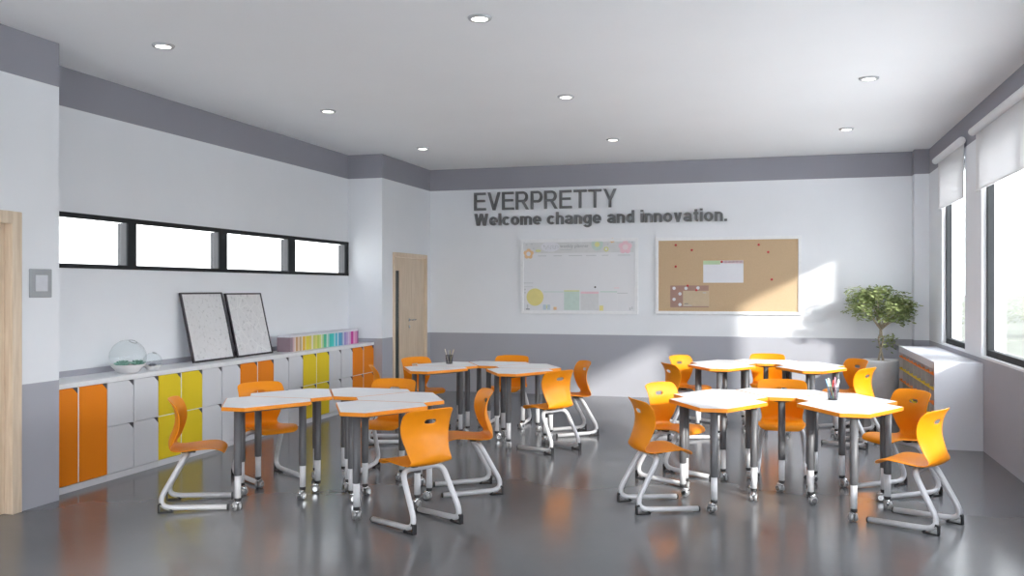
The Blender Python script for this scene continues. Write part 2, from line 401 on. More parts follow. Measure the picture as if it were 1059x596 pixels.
# ---- ceiling lights
rows = {-4.455: 'left', -1.93: 'middle', 0.79: 'right'}
cols = {5.857: 'nearest the viewer', 8.495: 'second from the far wall', 11.12: 'nearest the far wall'}
first = None
for x, rn in rows.items():
    for y, cn in cols.items():
        if rn == 'right' and y < 6: continue
        if first is None:
            first = empty('ceiling_light', (x, y, H))
            MB().lathe([(0.056, -0.014), (0.078, -0.014), (0.084, -0.002), (0.084, 0.0)], 28, cap=False).build('trim_ring', M['lamp_ring'], first)
            MB().lathe([(0.056, -0.012), (0.056, -0.002)], 28).build('diffuser', M['lamp'], first)
            o = first
        else:
            o = copy_tree(first); o.location = (x, y, H)
        if rn == 'right' and y < 9: cn = 'nearer one'
        tag(o, 'round recessed ceiling light in the %s row, %s' % (rn, cn), 'ceiling light', 'recessed ceiling lights')

# ---- roller blinds
def blind(y0, y1, label, zb=2.575):
    yc = (y0 + y1) / 2; w = (y1 - y0) / 2
    root = tag(empty('roller_blind', (XR, yc, 3.17)), label, 'roller blind', 'roller blinds on the window wall')
    MB().cyl((-0.055, -w, 0.0), (-0.055, w, 0.0), 0.040, 18).build('roller', M['board_frame'], root)
    MB().box(-0.030, -0.026, -w + 0.015, w - 0.015, zb - 3.17, 0.0).build('blind_fabric', M['blind'], root)
    MB().box(-0.034, -0.022, -w + 0.015, w - 0.015, zb - 3.182, zb - 3.165).build('bottom_bar', M['board_frame'], root)
    for e in (-1, 1): MB().cyl((-0.055, e * w, 0.0), (-0.055, e * (w + 0.012), 0.0), 0.041, 18).build('end_cap', M['board_frame'], root)
blind(10.60, 12.20, 'white roller blind half lowered over the far window by the plant')
blind(6.55, 10.02, 'white roller blind half lowered over the wide nearer window')
blind(4.05, 6.10, 'white roller blind over the nearest window beyond the frame')

# ------------------------------------------------------------------ lettering on the back wall
def text_mesh(body, size, extrude, offset=0.0):
    cu = bpy.data.curves.new('txt', 'FONT'); cu.body = body; cu.size = size; cu.extrude = extrude; cu.offset = offset
    cu.resolution_u = 4
    o = bpy.data.objects.new('txt', cu); COL.objects.link(o)
    bpy.context.view_layer.update()
    dg = bpy.context.evaluated_depsgraph_get()
    me = bpy.data.meshes.new_from_object(o.evaluated_get(dg))
    bpy.data.objects.remove(o); bpy.data.curves.remove(cu)
    return me
def ext(me, k=0):
    v = [p.co[k] for p in me.vertices]; return min(v), max(v)
def arcpts(cx_, cy_, rx, ry, a0, a1, n=16):
    return [(cx_ + rx * math.cos(math.radians(a0 + (a1 - a0) * k / n)), cy_ + ry * math.sin(math.radians(a0 + (a1 - a0) * k / n))) for k in range(n + 1)]
def glyph(ch, w):
    """strokes (centre lines) and slanted bars of a plain sans serif letter, cap height 1; returns strips, quads, width"""
    h = w / 2; X = 0.73
    if ch == 'E': return [[(h, 0), (h, 1)], [(0, 1 - h), (0.62, 1 - h)], [(0, 0.53), (0.58, 0.53)], [(0, h), (0.64, h)]], [], 0.64
    if ch == 'T': return [[(0, 1 - h), (0.66, 1 - h)], [(0.33, 0), (0.33, 1)]], [], 0.66
    if ch == 'P':
        b = 0.43; r = (1 - h - b) / 2
        return [[(h, 0), (h, 1)], [(0, 1 - h), (0.38, 1 - h)] + arcpts(0.38, 1 - h - r, 0.62 - h - 0.38, r, 88, -88) + [(0.38, b), (0, b)]], [], 0.62
    if ch == 'R':
        b = 0.47; r = (1 - h - b) / 2
        return [[(h, 0), (h, 1)], [(0, 1 - h), (0.40, 1 - h)] + arcpts(0.40, 1 - h - r, 0.64 - h - 0.40, r, 88, -88) + [(0.40, b), (0, b)]], [(0.36, 0.47, 0.62, 0.0)], 0.70
    if ch == 'V': return [], [(w * .6, 1, 0.345, 0), (0.69 - w * .6, 1, 0.345, 0)], 0.69
    if ch == 'Y': return [[(0.34, 0), (0.34, 0.44)]], [(w * .65, 1, 0.34, 0.40), (0.68 - w * .65, 1, 0.34, 0.40)], 0.68
    if ch == 'W': return [], [(w * .6, 1, 0.25, 0), (0.47, 1, 0.25, 0), (0.47, 1, 0.69, 0), (0.94 - w * .6, 1, 0.69, 0)], 0.94
    if ch == 'l': return [[(h, 0), (h, 1)]], [], w
    if ch == 'i': return [[(h, 0), (h, X)], [(h, 1 - w * 0.9), (h, 1)]], [], w
    if ch == '.': return [[(h, 0), (h, w)]], [], w
    if ch == 'o': return [arcpts(0.27, X / 2, 0.27 - h, X / 2 - h, 0, 360, 28)], [], 0.54
    if ch == 'c': return [arcpts(0.27, X / 2, 0.27 - h, X / 2 - h, 45, 315, 24)], [], 0.50
    if ch == 'e': return [arcpts(0.27, X / 2, 0.27 - h, X / 2 - h, 0, 318, 26), [(h, X * 0.47), (0.54 - h * 0.2, X * 0.47)]], [], 0.54
    def arch(x0, x1): 
        r = (x1 - x0) / 2
        return arcpts(x0 + r, X - h - r * 1.05, r, r * 1.05, 180, 0, 14) + [(x1, 0)]
    if ch == 'n': return [[(h, 0), (h, X)], arch(h, 0.49 - h)], [], 0.49
    if ch == 'h': return [[(h, 0), (h, 1)], arch(h, 0.49 - h)], [], 0.49
    if ch == 'm': return [[(h, 0), (h, X)], arch(h, 0.42 - h), arch(0.42 - h, 0.84 - 2 * h)], [], 0.84 - h
    if ch == 'd': return [arcpts(0.26, X / 2, 0.26 - h, X / 2 - h, 0, 360, 28), [(0.52 - h, 0), (0.52 - h, 1)]], [], 0.52
    if ch == 'g': return [arcpts(0.26, X / 2, 0.26 - h, X / 2 - h, 0, 360, 28), [(0.52 - h, X), (0.52 - h, -0.03)] + arcpts(0.26, -0.04, 0.26 - h, 0.16, -5, -160, 14)], [], 0.52
    if ch == 'a': return [arcpts(0.255, X * 0.30, 0.255 - h, X * 0.30 - h, 0, 360, 24), arcpts(0.25, X - h - 0.17, 0.25 - h, 0.17, 165, 0, 14) + [(0.50 - h, 0.10), (0.515 - h, 0)]], [], 0.52
    if ch == 'v': return [], [(w * .6, X, 0.255, 0), (0.51 - w * .6, X, 0.255, 0)], 0.51
    if ch == 't': return [[(0.15, 0.95), (0.15, 0.20)] + arcpts(0.26, 0.20, 0.11, 0.20 - h, 180, 275, 8), [(0, X - h), (0.30, X - h)]], [], 0.30
    return [], [], 0.3
def wall_text(name, body, x0, x1, zbase, cap, depth, sw, gap, label):
    W = sum((0.30 if c == ' ' else glyph(c, sw)[2] + gap) for c in body) - gap
    k = (x1 - x0) / W; sx = k; pos = 0.0
    root = tag(empty(name, (x0, YB, zbase)), label, 'wall sign', 'raised lettering on the back wall')
    for ch in body:
        if ch == ' ': pos += 0.30; continue
        st, bars, wd = glyph(ch, sw); mb = MB(); kx = cap / sx
        def P(x, y, d): return ((pos + x) * sx, -0.001 - d, y * cap)
        lay = 0
        for pts in st:
            closed = len(pts) > 2 and math.dist(pts[0], pts[-1]) < 1e-6
            n = len(pts); L = []; R = []
            for q in range(n):
                a = pts[q - 1] if q else (pts[-2] if closed else pts[0]); b = pts[q + 1] if q < n - 1 else (pts[1] if closed else pts[-1])
                dx, dy = b[0] - a[0], b[1] - a[1]; l = math.hypot(dx, dy) or 1
                nx, ny = -dy / l * sw / 2, dx / l * sw / 2
                L.append((pts[q][0] + nx, pts[q][1] + ny)); R.append((pts[q][0] - nx, pts[q][1] - ny))
            d1 = depth - 0.0006 * lay; lay += 1
            vs = [P(x, y, d1) for x, y in L] + [P(x, y, d1) for x, y in R] + [P(x, y, 0) for x, y in L] + [P(x, y, 0) for x, y in R]
            fs = []
            for q in range(n - 1):
                fs += [(q, q + 1, n + q + 1, n + q), (q, 2 * n + q, 2 * n + q + 1, q + 1), (n + q, n + q + 1, 3 * n + q + 1, 3 * n + q)]
            if not closed: fs += [(0, n, 3 * n, 2 * n), (n - 1, 3 * n - 1, 4 * n - 1, 2 * n - 1)]
            mb.add(vs, fs, 0)
        for (ax, ay, bx_, by_) in bars:
            hw = sw * math.hypot(bx_ - ax, by_ - ay) / abs(by_ - ay) / 2
            d1 = depth - 0.0006 * lay; lay += 1
            q = [(ax - hw, ay), (ax + hw, ay), (bx_ + hw, by_), (bx_ - hw, by_)]
            mb.add([P(x, y, d1) for x, y in q] + [P(x, y, 0) for x, y in q], [(0, 1, 2, 3), (0, 4, 5, 1), (1, 5, 6, 2), (2, 6, 7, 3), (3, 7, 4, 0)], 0)
        mb.build('letter', M['sign'], root)
        pos += wd + gap
wall_text('wall_lettering', 'EVERPRETTY', -4.444, -2.237, 2.79, 0.272, 0.045, 0.125, 0.10, 'upper line of large dark grey raised capitals on the back wall')
wall_text('wall_lettering', 'Welcome change and innovation.', -4.444, -0.656, 2.555, 0.185, 0.04, 0.165, 0.075, 'lower line of dark grey raised welcome lettering on the back wall')

# ------------------------------------------------------------------ boards on the back wall
def flat(mb, x0, x1, z0, z1, d, mi): return mb.box(x0, x1, -d, -d + 0.004, z0, z1, mi)
def disc(mb, x, z, r, d, mi, n=20, r2=None, sx=1.0):
    pts = [(x + sx * r * math.cos(2 * PI * k / n), z + r * math.sin(2 * PI * k / n)) for k in range(n)]
    vs = [(a, -d, b) for a, b in pts] + [(a, -d + 0.0008, b) for a, b in pts]
    mb.add(vs, [tuple(range(n))] + [(i, i + n, (i + 1) % n + n, (i + 1) % n) for i in range(n)], mi)
def flower(mb, x, z, r, d, mp, mc, n=5):
    for k in range(n):
        a = 2 * PI * k / n + 0.3; disc(mb, x + 0.62 * r * math.cos(a), z + 0.62 * r * math.sin(a), 0.46 * r, d + 0.00012 * k, mp, 12)
    disc(mb, x, z, 0.45 * r, d + 0.0018, mc, 12)
bx, bz, bw, bh = -3.701, 1.213, 1.777, 1.121
wb = tag(empty('whiteboard', (bx, YB, bz)), 'white framed board printed with a pastel weekly planner', 'whiteboard')
f = MB(); t = 0.045
f.box(0, bw, -0.035, 0, 0, t); f.box(0, bw, -0.035, 0, bh - t, bh); f.box(0, t, -0.035, 0, t, bh - t); f.box(bw - t, bw, -0.035, 0, t, bh - t)
f.build('board_frame', M['board_frame'], wb, bevel=0.004)
g = MB(); d = 0.022
PM = ['board_white', 'phead', 'porange', 'plime', 'pyellow', 'ppink', 'ppale', 'pmint', 'pblue', 'pgrey', 'pdark', 'paper', 'pgreen', 'ptitle']
I = {k: i for i, k in enumerate(PM)}
g.box(t, bw - t, -0.02, -0.002, t, bh - t, 0)
def U(px, pz): return ((px - 28) / (828 - 28) * bw, (1 - (pz - 58) / (560 - 58)) * bh)   # sheet coordinates in 1/800 units
def rect(x0, y0, x1, y1, k, dd=d):
    a, b = U(x0, y1); c, e = U(x1, y0); g.box(a, c, -dd, -dd + 0.003, b, e, I[k])
rect(54, 82, 800, 152, 'phead')
x, z = U(235, 110); disc(g, x, z, 0.075, d + 0.001, I['paper'], 20, sx=1.9)
x, z = U(83, 156); flower(g, x, z, 0.075, d + 0.002, I['porange'], I['paper'])
x, z = U(150, 136); disc(g, x, z, 0.02, d + 0.002, I['plime'], 12, sx=2.2)
x, z = U(556, 98); flower(g, x, z, 0.085, d + 0.001, I['pmint'], I['plime'], 9)
x, z = U(657, 72); flower(g, x, z, 0.036, d + 0.001, I['porange'], I['paper'], 6)
x, z = U(617, 130); flower(g, x, z, 0.036, d + 0.001, I['plime'], I['paper'], 6)
x, z = U(744, 118); flower(g, x, z, 0.095, d + 0.001, I['ppink'], I['ppale'], 5)
for px, pz in ((70, 95), (105, 90), (118, 120), (770, 76), (790, 86), (628, 98)):
    x, z = U(px, pz); disc(g, x, z, 0.013, d + 0.001, I['pgrey'], 8)
for px, wd in ((178, 60), (287, 58), (408, 92), (515, 70), (610, 44), (735, 84)): rect(px - wd / 2, 168, px + wd / 2, 173, 'pgrey')
rect(50, 351, 116, 355, 'pgrey'); rect(50, 377, 112, 380, 'pgrey')
x, z = U(128, 448); disc(g, x, z, 0.132, d + 0.001, I['pyellow'], 28); 
rect(92, 424, 184, 438, 'tan' if 'tan' in I else 'porange', d + 0.002) if False else None
rect(190, 410, 328, 415, 'pmint'); rect(330, 410, 436, 534, 'pmint'); rect(330, 402, 436, 410, 'plime', d + 0.001)
rect(444, 411, 566, 424, 'ppink'); rect(444, 424, 566, 534, 'phead'); rect(576, 408, 690, 415, 'pmint'); rect(576, 415, 690, 534, 'board_white')
rect(668, 382, 704, 390, 'ppale'); rect(690, 418, 760, 423, 'pgrey')
for px, pz, w_, h_, k in ((195, 516, 22, 34, 'pblue'), (224, 516, 22, 34, 'pblue'), (209.5, 514, 6, 24, 'plime'), (268, 524, 22, 20, 'porange'), (584, 520, 26, 34, 'pyellow'), (76, 512, 10, 28, 'pgrey'), (78, 530, 26, 6, 'pdark'), (776, 524, 10, 18, 'pgrey'), (790, 518, 7, 18, 'pgrey'), (58, 396, 10, 10, 'pgrey'), (58, 418, 10, 10, 'pgrey')):
    rect(px - w_ / 2, pz - h_ / 2, px + w_ / 2, pz + h_ / 2, k, d + 0.001)
# handwriting-like stroke and printed title
pts = []
for k in range(60):
    u = k / 59; px = 185 + u * 105; pz = 112 - 16 * math.sin(u * 23) * (1 - 0.4 * u)
    x, z = U(px, pz); pts.append((x + 0.012 * math.cos(u * 40), -d - 0.002, z))
g.tube(pts, 0.003, 4, I['pgrey'])
tm = text_mesh('weekly planner', 0.070, 0.0)
x, z = U(303, 116)
g.add([(x + v.co.x * 1.02, -d - 0.0025, z + v.co.y) for v in tm.vertices], [tuple(p.vertices) for p in tm.polygons], I['ptitle'])
rect(303, 128, 384, 133, 'pgrey', d + 0.0008)
g.build('planner_sheet', [M[k] for k in PM], wb)
for (px, pz), lb in (((251, 72), 'small dark magnet at the top of the white planner board'), ((543, 381), 'small dark magnet in the lower middle of the white planner board')):
    x, z = U(px, pz)
    tag(MB().lathe([(0.014, 0), (0.014, 0.008), (0.011, 0.011)], 12, mx=Matrix.Translation((bx + x, YB - d - 0.0005, bz + z)) @ Matrix.Rotation(PI / 2, 4, 'X')).build('magnet', M['black']), lb, 'magnet', 'magnets on the planner board')

cx, cz, cw, ch = -1.67, 1.222, 2.024, 1.108
cb = tag(empty('pinboard', (cx, YB, cz)), 'white framed cork pinboard right of the planner board', 'pinboard')
f = MB()
f.box(0, cw, -0.035, 0, 0, t); f.box(0, cw, -0.035, 0, ch - t, ch); f.box(0, t, -0.035, 0, t, ch - t); f.box(cw - t, cw, -0.035, 0, t, ch - t)
f.build('board_frame', M['board_frame'], cb, bevel=0.004)
MB().box(t, cw - t, -0.02, -0.002, t, ch - t).build('cork_panel', M['cork'], cb)
def V(px, pz): return cx + (px - 48) / (990 - 48) * cw, cz + (1 - (pz - 32) / (533 - 32)) * ch
def note(name, x0, y0, x1, y1, m, dd, label, extra):
    a, b = V(x0, y1); c, e = V(x1, y0)
    q = MB(); q.box(a, c, YB - dd, YB - dd + 0.002, b, e, 0); mats = [m]
    for (p0, q0, p1, q1, mm) in extra:
        mats.append(mm); aa, bb = V(p0, q1); cc, ee = V(p1, q0)
        q.box(aa, cc, YB - dd - 0.0012, YB - dd, bb, ee, len(mats) - 1)
    return q, mats, name, label
q, ms, nm, lb = note('note_sheet', 365, 185, 625, 328, M['paper'], 0.024, '', [(365, 185, 476, 210, M['pgreen']), (497, 185, 625, 206, M['ppale'])] + [(505 + 24 * k, 190, 519 + 24 * k, 201, M['ppink']) for k in range(5)])
tag(q.build(nm, ms), 'white paper sheet with green and pink header pinned mid cork board', 'paper sheet')
q, ms, nm, lb = note('card', 148, 346, 400, 488, M['brown'], 0.024, '', [])
ms.append(M['paper'])
for px, pz in ((173, 364), (252, 364), (331, 362), (212, 400), (173, 436), (212, 470)):
    x, z = V(px, pz); k = 12
    vs = [(x + 0.024 * math.cos(2 * PI * i / k), YB - 0.0252, z + 0.024 * math.sin(2 * PI * i / k)) for i in range(k)]
    q.add(vs, [tuple(range(k))], len(ms) - 1)
tag(q.build(nm, ms), 'brown card with white dots pinned low on the cork board', 'card')
q, ms, nm, lb = note('card', 232, 380, 404, 480, M['tan'], 0.029, '', [(240, 462, 268, 467, M['pdark']), (362, 390, 384, 396, M['pgrey']), (236, 474, 290, 478, M['pgrey'])])
tag(q.build(nm, ms), 'tan card overlapping the brown dotted card on the cork board', 'card')
pins = [(185, 82, 0.02, 'at the upper left corner of the cork'), (291, 116, 0.02, 'second from the left along the top of the cork'), (185, 222, 0.02, 'at the middle left of the bare cork'),
        (722, 87, 0.02, 'highest one in the right half of the cork'), (782, 134, 0.02, 'rightmost one near the top of the cork'), (804, 308, 0.02, 'alone at the middle right of the cork'),
        (486, 194, 0.0255, 'holding the white paper sheet'), (264, 347, 0.0255, 'holding the brown dotted card'), (322, 376, 0.031, 'holding the tan card')]
pp = None
for px, pz, dd, lb in pins:
    x, z = V(px, pz)
    if pp is None:
        pp = empty('push_pin', (0, 0, 0))
        MB().lathe([(0.010, 0), (0.010, 0.004), (0.006, 0.007), (0.006, 0.017), (0.016, 0.020), (0.017, 0.025), (0.012, 0.027)], 14).build('pin_head', M['red'], pp)
        o = pp
    else: o = copy_tree(pp)
    o.location = (x, YB - dd, z); o.rotation_euler = (PI / 2, 0, 0)
    tag(o, 'red push pin ' + lb, 'push pin', 'red push pins on the cork board')

# ------------------------------------------------------------------ lockers along the niche
CXF = -5.30                      # front plane of the locker doors
ly0, ly1 = YP + 0.01, YN - 0.01
pitch = (ly1 - ly0) / 9
colours = ['orange', 'white', 'yellow', 'white', 'orange', 'white', 'yellow', 'white', 'orange']
where = ['tall door locker unit at the near end by the pillar', 'four door locker unit next to the tall orange doors', 'four door locker unit under the glass terrariums', 'four door locker unit below the framed print nearest the viewer',
         'four door locker unit in the middle of the row', 'four door locker unit below the near end of the coloured books', 'four door locker unit below the middle of the coloured books', 'four door locker unit beside the last orange unit', 'four door locker unit at the far end by the wall']
where = ['tall two door locker unit at the near end by the pillar', 'four door locker unit between the tall orange and first yellow units', 'four door locker unit nearer the viewer, behind the leftmost chair',
         'four door locker unit between near yellow and middle orange units', 'four door locker unit in the middle of the locker row', 'four door locker unit between middle orange and far yellow units',
         'four door locker unit farther away, under the coloured books', 'four door locker unit between far yellow and last orange units', 'four door locker unit at the far end of the row']
for k in range(9):
    y = ly0 + k * pitch
    root = tag(empty('locker_unit', (XRC, y, 0)), colours[k] + ' ' + where[k], 'locker', 'locker units along the left wall')
    D = CXF - XRC; bd = 0.022
    b = MB(); W = pitch - 0.002
    b.box(0.004, D - bd, 0, 0.018, 0, 0.814); b.box(0.004, D - bd, W - 0.018, W, 0, 0.814)
    b.box(0.004, D - bd, 0.018, W - 0.018, 0.79, 0.814); b.box(0.004, 0.016, 0.018, W - 0.018, 0.05, 0.79)
    b.box(0.016, D - bd, W / 2 - 0.009, W / 2 + 0.009, 0.065, 0.79); b.box(0.016, D - bd, 0.018, W - 0.018, 0.048, 0.065)
    b.box(0.016, D - bd, 0.018, W / 2 - 0.009, 0.44, 0.456); b.box(0.016, D - bd, W / 2 + 0.009, W - 0.018, 0.44, 0.456)
    b.build('carcass', M['lock_white'], root)
    MB().box(D - bd + 0.001, D - 0.004, 0, W, 0.0, 0.052).build('plinth', M['lock_white'], root)
    dm = M['lock_' + colours[k]]
    for c in range(2):
        a0 = c * W / 2 + 0.003 + (0.004 if c else 0); a1 = (c + 1) * W / 2 - 0.003 - (0 if c else 0.004)
        tiers = [(0.058, 0.812)] if k == 0 else [(0.058, 0.444), (0.452, 0.812)]
        for z0, z1 in tiers:
            n = 0.056; nh = 0.050
            poly = [(a0, z0), (a1, z0), (a1, z1 - nh), (a1 - n, z1), (a0, z1)]
            dr = MB(); mxx = Matrix(((0, 0, 1, D - bd + 0.002), (1, 0, 0, 0), (0, 1, 0, 0), (0, 0, 0, 1)))
            dr.prism(poly, 0.0, bd - 0.002, 0, mxx)
            do = dr.build('door', dm, root)
            nt = MB(); nt.prism([(a1, z1 - nh + 0.0006), (a1, z1), (a1 - n + 0.0006, z1)], 0.0, bd - 0.003, 0, mxx)  # near-flush dark plug paints the shade of the corner recess
            nt.build('notch_shade', M['notch'], do)
    # light edging between the two coloured doors
    if colours[k] != 'white':
        e = MB(); e.box(D - bd + 0.002, D - 0.001, W / 2 - 0.0065, W / 2 + 0.0065, 0.058, 0.812)
        e.build('door_divider', M['board_frame'], root)
        if k: MB().box(D - bd + 0.002, D - 0.0005, 0.003, W - 0.003, 0.4445, 0.4515).build('tier_divider', M['board_frame'], root)
wt = tag(MB().box(XRC + 0.001, CXF + 0.006, ly0, ly1, 0.816, 0.856).build('worktop', M['board_frame'], bevel=0.003), 'long white worktop running over the row of lockers', 'worktop')
ZT = 0.856

# ---- leaning framed prints
def print_frame(y0, y1, hgt, seed, label):
    ang = math.radians(13); w = y1 - y0
    root = empty('framed_print', (XRC + 0.015 + hgt * math.sin(ang) + 0.025, y0, ZT + 0.0065))
    root.rotation_euler = (0, -ang, 0)
    t = 0.016; f = MB()
    f.box(-0.024, 0, 0, w, 0, t); f.box(-0.024, 0, 0, w, hgt - t, hgt); f.box(-0.024, 0, 0, t, t, hgt - t); f.box(-0.024, 0, w - t, w, t, hgt - t)
    f.build('picture_frame', M['poster_frame'], root)
    MB().box(-0.016, -0.008, t, w - t, t, hgt - t).build('print', sketch_mat('grey sketch print', seed), root)
    tag(root, label, 'framed print', 'framed prints leaning on the wall')
print_frame(7.69, 8.39, 0.71, 1.3, 'speckled grey framed print leaning on the wall, nearer the viewer')
print_frame(8.455, 9.15, 0.70, 4.7, 'pale streaked grey framed print leaning beside the speckled one')

# ---- row of books
spec = [((0.30, 0.22, 0.26), 0.075), ((0.60, 0.42, 0.42), 0.05), ((0.72, 0.66, 0.62), 0.035), ((0.55, 0.32, 0.16), 0.06), ((0.70, 0.55, 0.40), 0.06), ((0.52, 0.38, 0.20), 0.05), ((0.72, 0.68, 0.60), 0.04),
        ((0.78, 0.46, 0.02), 0.07), ((0.76, 0.66, 0.30), 0.03), ((0.74, 0.62, 0.05), 0.10), ((0.70, 0.58, 0.12), 0.07), ((0.74, 0.72, 0.62), 0.05), ((0.60, 0.62, 0.16), 0.07), ((0.70, 0.66, 0.18), 0.06),
        ((0.52, 0.60, 0.10), 0.07), ((0.66, 0.70, 0.24), 0.06), ((0.70, 0.74, 0.66), 0.035), ((0.40, 0.62, 0.30), 0.05), ((0.08, 0.50, 0.30), 0.09), ((0.62, 0.74, 0.70), 0.045), ((0.36, 0.62, 0.56), 0.05),
        ((0.03, 0.55, 0.50), 0.07), ((0.05, 0.60, 0.56), 0.09), ((0.40, 0.68, 0.72), 0.05), ((0.10, 0.48, 0.62), 0.07), ((0.55, 0.70, 0.78), 0.04), ((0.08, 0.36, 0.58), 0.09), ((0.16, 0.34, 0.56), 0.06),
        ((0.62, 0.64, 0.74), 0.045), ((0.34, 0.28, 0.58), 0.08), ((0.50, 0.38, 0.62), 0.07), ((0.66, 0.56, 0.70), 0.045), ((0.64, 0.40, 0.62), 0.06), ((0.58, 0.03, 0.30), 0.09), ((0.72, 0.40, 0.58), 0.07), ((0.66, 0.24, 0.46), 0.07), ((0.34, 0.12, 0.30), 0.05)]
names = ['mauve', 'dusty pink', 'cream', 'brown', 'tan', 'dark tan', 'off white', 'amber', 'pale yellow', 'yellow', 'mustard', 'ivory', 'olive yellow', 'lemon', 'lime', 'pale lime', 'grey white', 'leaf green', 'emerald', 'pale mint', 'mint', 'teal', 'turquoise', 'pale aqua', 'cerulean', 'ice blue', 'blue', 'dark blue', 'pale lilac', 'indigo', 'violet', 'pale mauve', 'orchid', 'magenta', 'pink', 'rose', 'plum']
tot = sum(s[1] for s in spec); by = 9.38; bscale = (11.17 - 9.38) / tot
for (c, w), n in zip(spec, names):
    w *= bscale; hb = 0.19
    bk = tag(empty('book', (-5.58, by, ZT)), 'slim %s book standing in the coloured row on the worktop' % n, 'book', 'coloured books on the worktop')
    m = mat('book cover ' + n, c, 0.55, vary=0.02)
    cv = MB(); th = 0.003; dp = 0.17; g_ = 0.0008
    hb = 0.166; cv.box(0, dp, g_, g_ + th, 0, hb); cv.box(0, dp, w - th - g_, w - g_, 0, hb); cv.box(dp, dp + th, g_, w - g_, 0, hb)
    cv.build('cover', m, bk)
    MB().box(0.004, dp, g_ + th, w - th - g_, 0.003, hb + 0.024).build('pages', M['paper'], bk)
    by += w

# ---- terrariums
def terrarium(x, y, R, label, tilt, lab2, n_s, sm):
    root = tag(empty('terrarium', (x, y, ZT)), label, 'terrarium', 'terrariums on the worktop')
    MB().lathe([(R * 0.52, 0), (R * 0.60, 0.006), (R * 0.74, R * 0.22), (R * 1.0, R * 0.48), (R * 0.97, R * 0.49), (R * 0.70, R * 0.25), (R * 0.3, R * 0.2)], 32).build('ceramic_dish', M['ceramic'], root)
    MB().lathe([(R * 0.1, R * 0.36), (R * 0.86, R * 0.36), (R * 0.84, R * 0.40), (R * 0.1, R * 0.42)], 24).build('pebble_bed', M['pebble'], root)
    mxx = Matrix.Translation((0, 0, R * 0.9)) @ Matrix.Rotation(tilt, 4, 'X')
    prof = []
    for k in range(17):
        th = math.radians(-26 + k * (104 / 16)); prof.append((R * 1.02 * math.cos(th), R * 1.0 * math.sin(th)))
    MB().lathe(prof, 36, mx=mxx, cap=False).build('glass_dome', M['clear'], root)
    MB().tube([tuple(mxx @ Vector((prof[-1][0] * math.cos(a), prof[-1][0] * math.sin(a), prof[-1][1]))) for a in [2 * PI * k / 24 for k in range(25)]], 0.003, 6).build('rim', M['grey_alu'], root)
    for k in range(n_s):
        a = 2 * PI * k / max(1, n_s) + 0.6; rr = R * 0.54 if n_s > 1 else 0
        s_ = MB(); hs = R * (0.50 if k % 2 else 0.56)
        for ring_, (cnt, spread) in enumerate(((8, 1.0), (6, 0.65), (4, 0.3))):
            for q in range(cnt):
                b_ = 2 * PI * q / cnt + ring_ * 0.4; el = 0.35 + ring_ * 0.4; L = hs * (0.85 - 0.12 * ring_)
                dv = Vector((math.cos(b_) * math.cos(el), math.sin(b_) * math.cos(el), math.sin(el)))
                s_.tube([dv * 0.004, dv * L * 0.5, dv * L * 0.85, dv * L], [0.004, L * 0.16, L * 0.11, 0.001], 6, flat=0.55)
        pl = s_.build('succulent', sm, loc=(x + rr * math.cos(a), y + rr * math.sin(a), ZT + R * 0.425))
        tag(pl, lab2[k], 'succulent', 'succulents in the terrariums')
terrarium(-5.47, 6.71, 0.152, 'large tilted glass bowl on a white ceramic dish with green succulents', math.radians(-28),
          ['green succulent at the back of the large glass bowl', 'green succulent at the near side of the large glass bowl', 'green succulent at the far side of the large glass bowl'], 3, M['succulent'])
terrarium(-5.44, 7.00, 0.083, 'small glass bowl with dark plants beside the large terrarium', math.radians(-20), ['dark grey succulent inside the small glass bowl'], 1, M['succulent_pale'])

# ------------------------------------------------------------------ white cubby shelf under the right windows
sx0, sx1, sy0, sy1, sz = 1.52, XR - 0.004, 9.80, 12.48, 0.862
cs = tag(empty('cubby_shelf', (sx0, sy0, 0)), 'low white pigeonhole shelf under the right window wall', 'shelf unit')
L = sy1 - sy0; Dp = sx1 - sx0
MB().box(-0.001, Dp, 0.0302, L - 0.0302, sz - 0.075, sz).build('shelf_top', M['shelf_white'], cs)
MB().box(-0.002, Dp, 0, 0.03, 0, sz).build('side_panel', M['shelf_white'], cs)
MB().box(-0.002, Dp, L - 0.03, L, 0, sz).build('side_panel', M['shelf_white'], cs)
MB().box(Dp - 0.012, Dp, 0.03, L - 0.03, 0.0, sz - 0.0755).build('back_panel', M['shelf_grey'], cs)
MB().box(0.012, Dp - 0.012, 0.03, L - 0.03, 0.0, 0.06).build('plinth', M['shelf_grey'], cs)
ncol = 9; cwid = (L - 0.06) / ncol
for k in range(1, ncol):
    y = 0.03 + k * cwid
    MB().box(0.004, Dp - 0.0125, y - 0.016, y + 0.016, 0.0605, sz - 0.076).build('divider', M['grey_alu'], cs)
for i, (z, m) in enumerate(((0.735, 'orange'), (0.585, 'lock_yellow'), (0.44, 'orange'), (0.29, 'lock_yellow'), (0.14, 'orange'))):
    for k in range(ncol):
        y = 0.03 + k * cwid
        MB().box(-0.002, Dp - 0.0125, y + 0.0165, y + cwid - 0.0165, z - 0.009, z + 0.009).build('shelf_board', M['lock_orange' if m == 'orange' else m], cs)

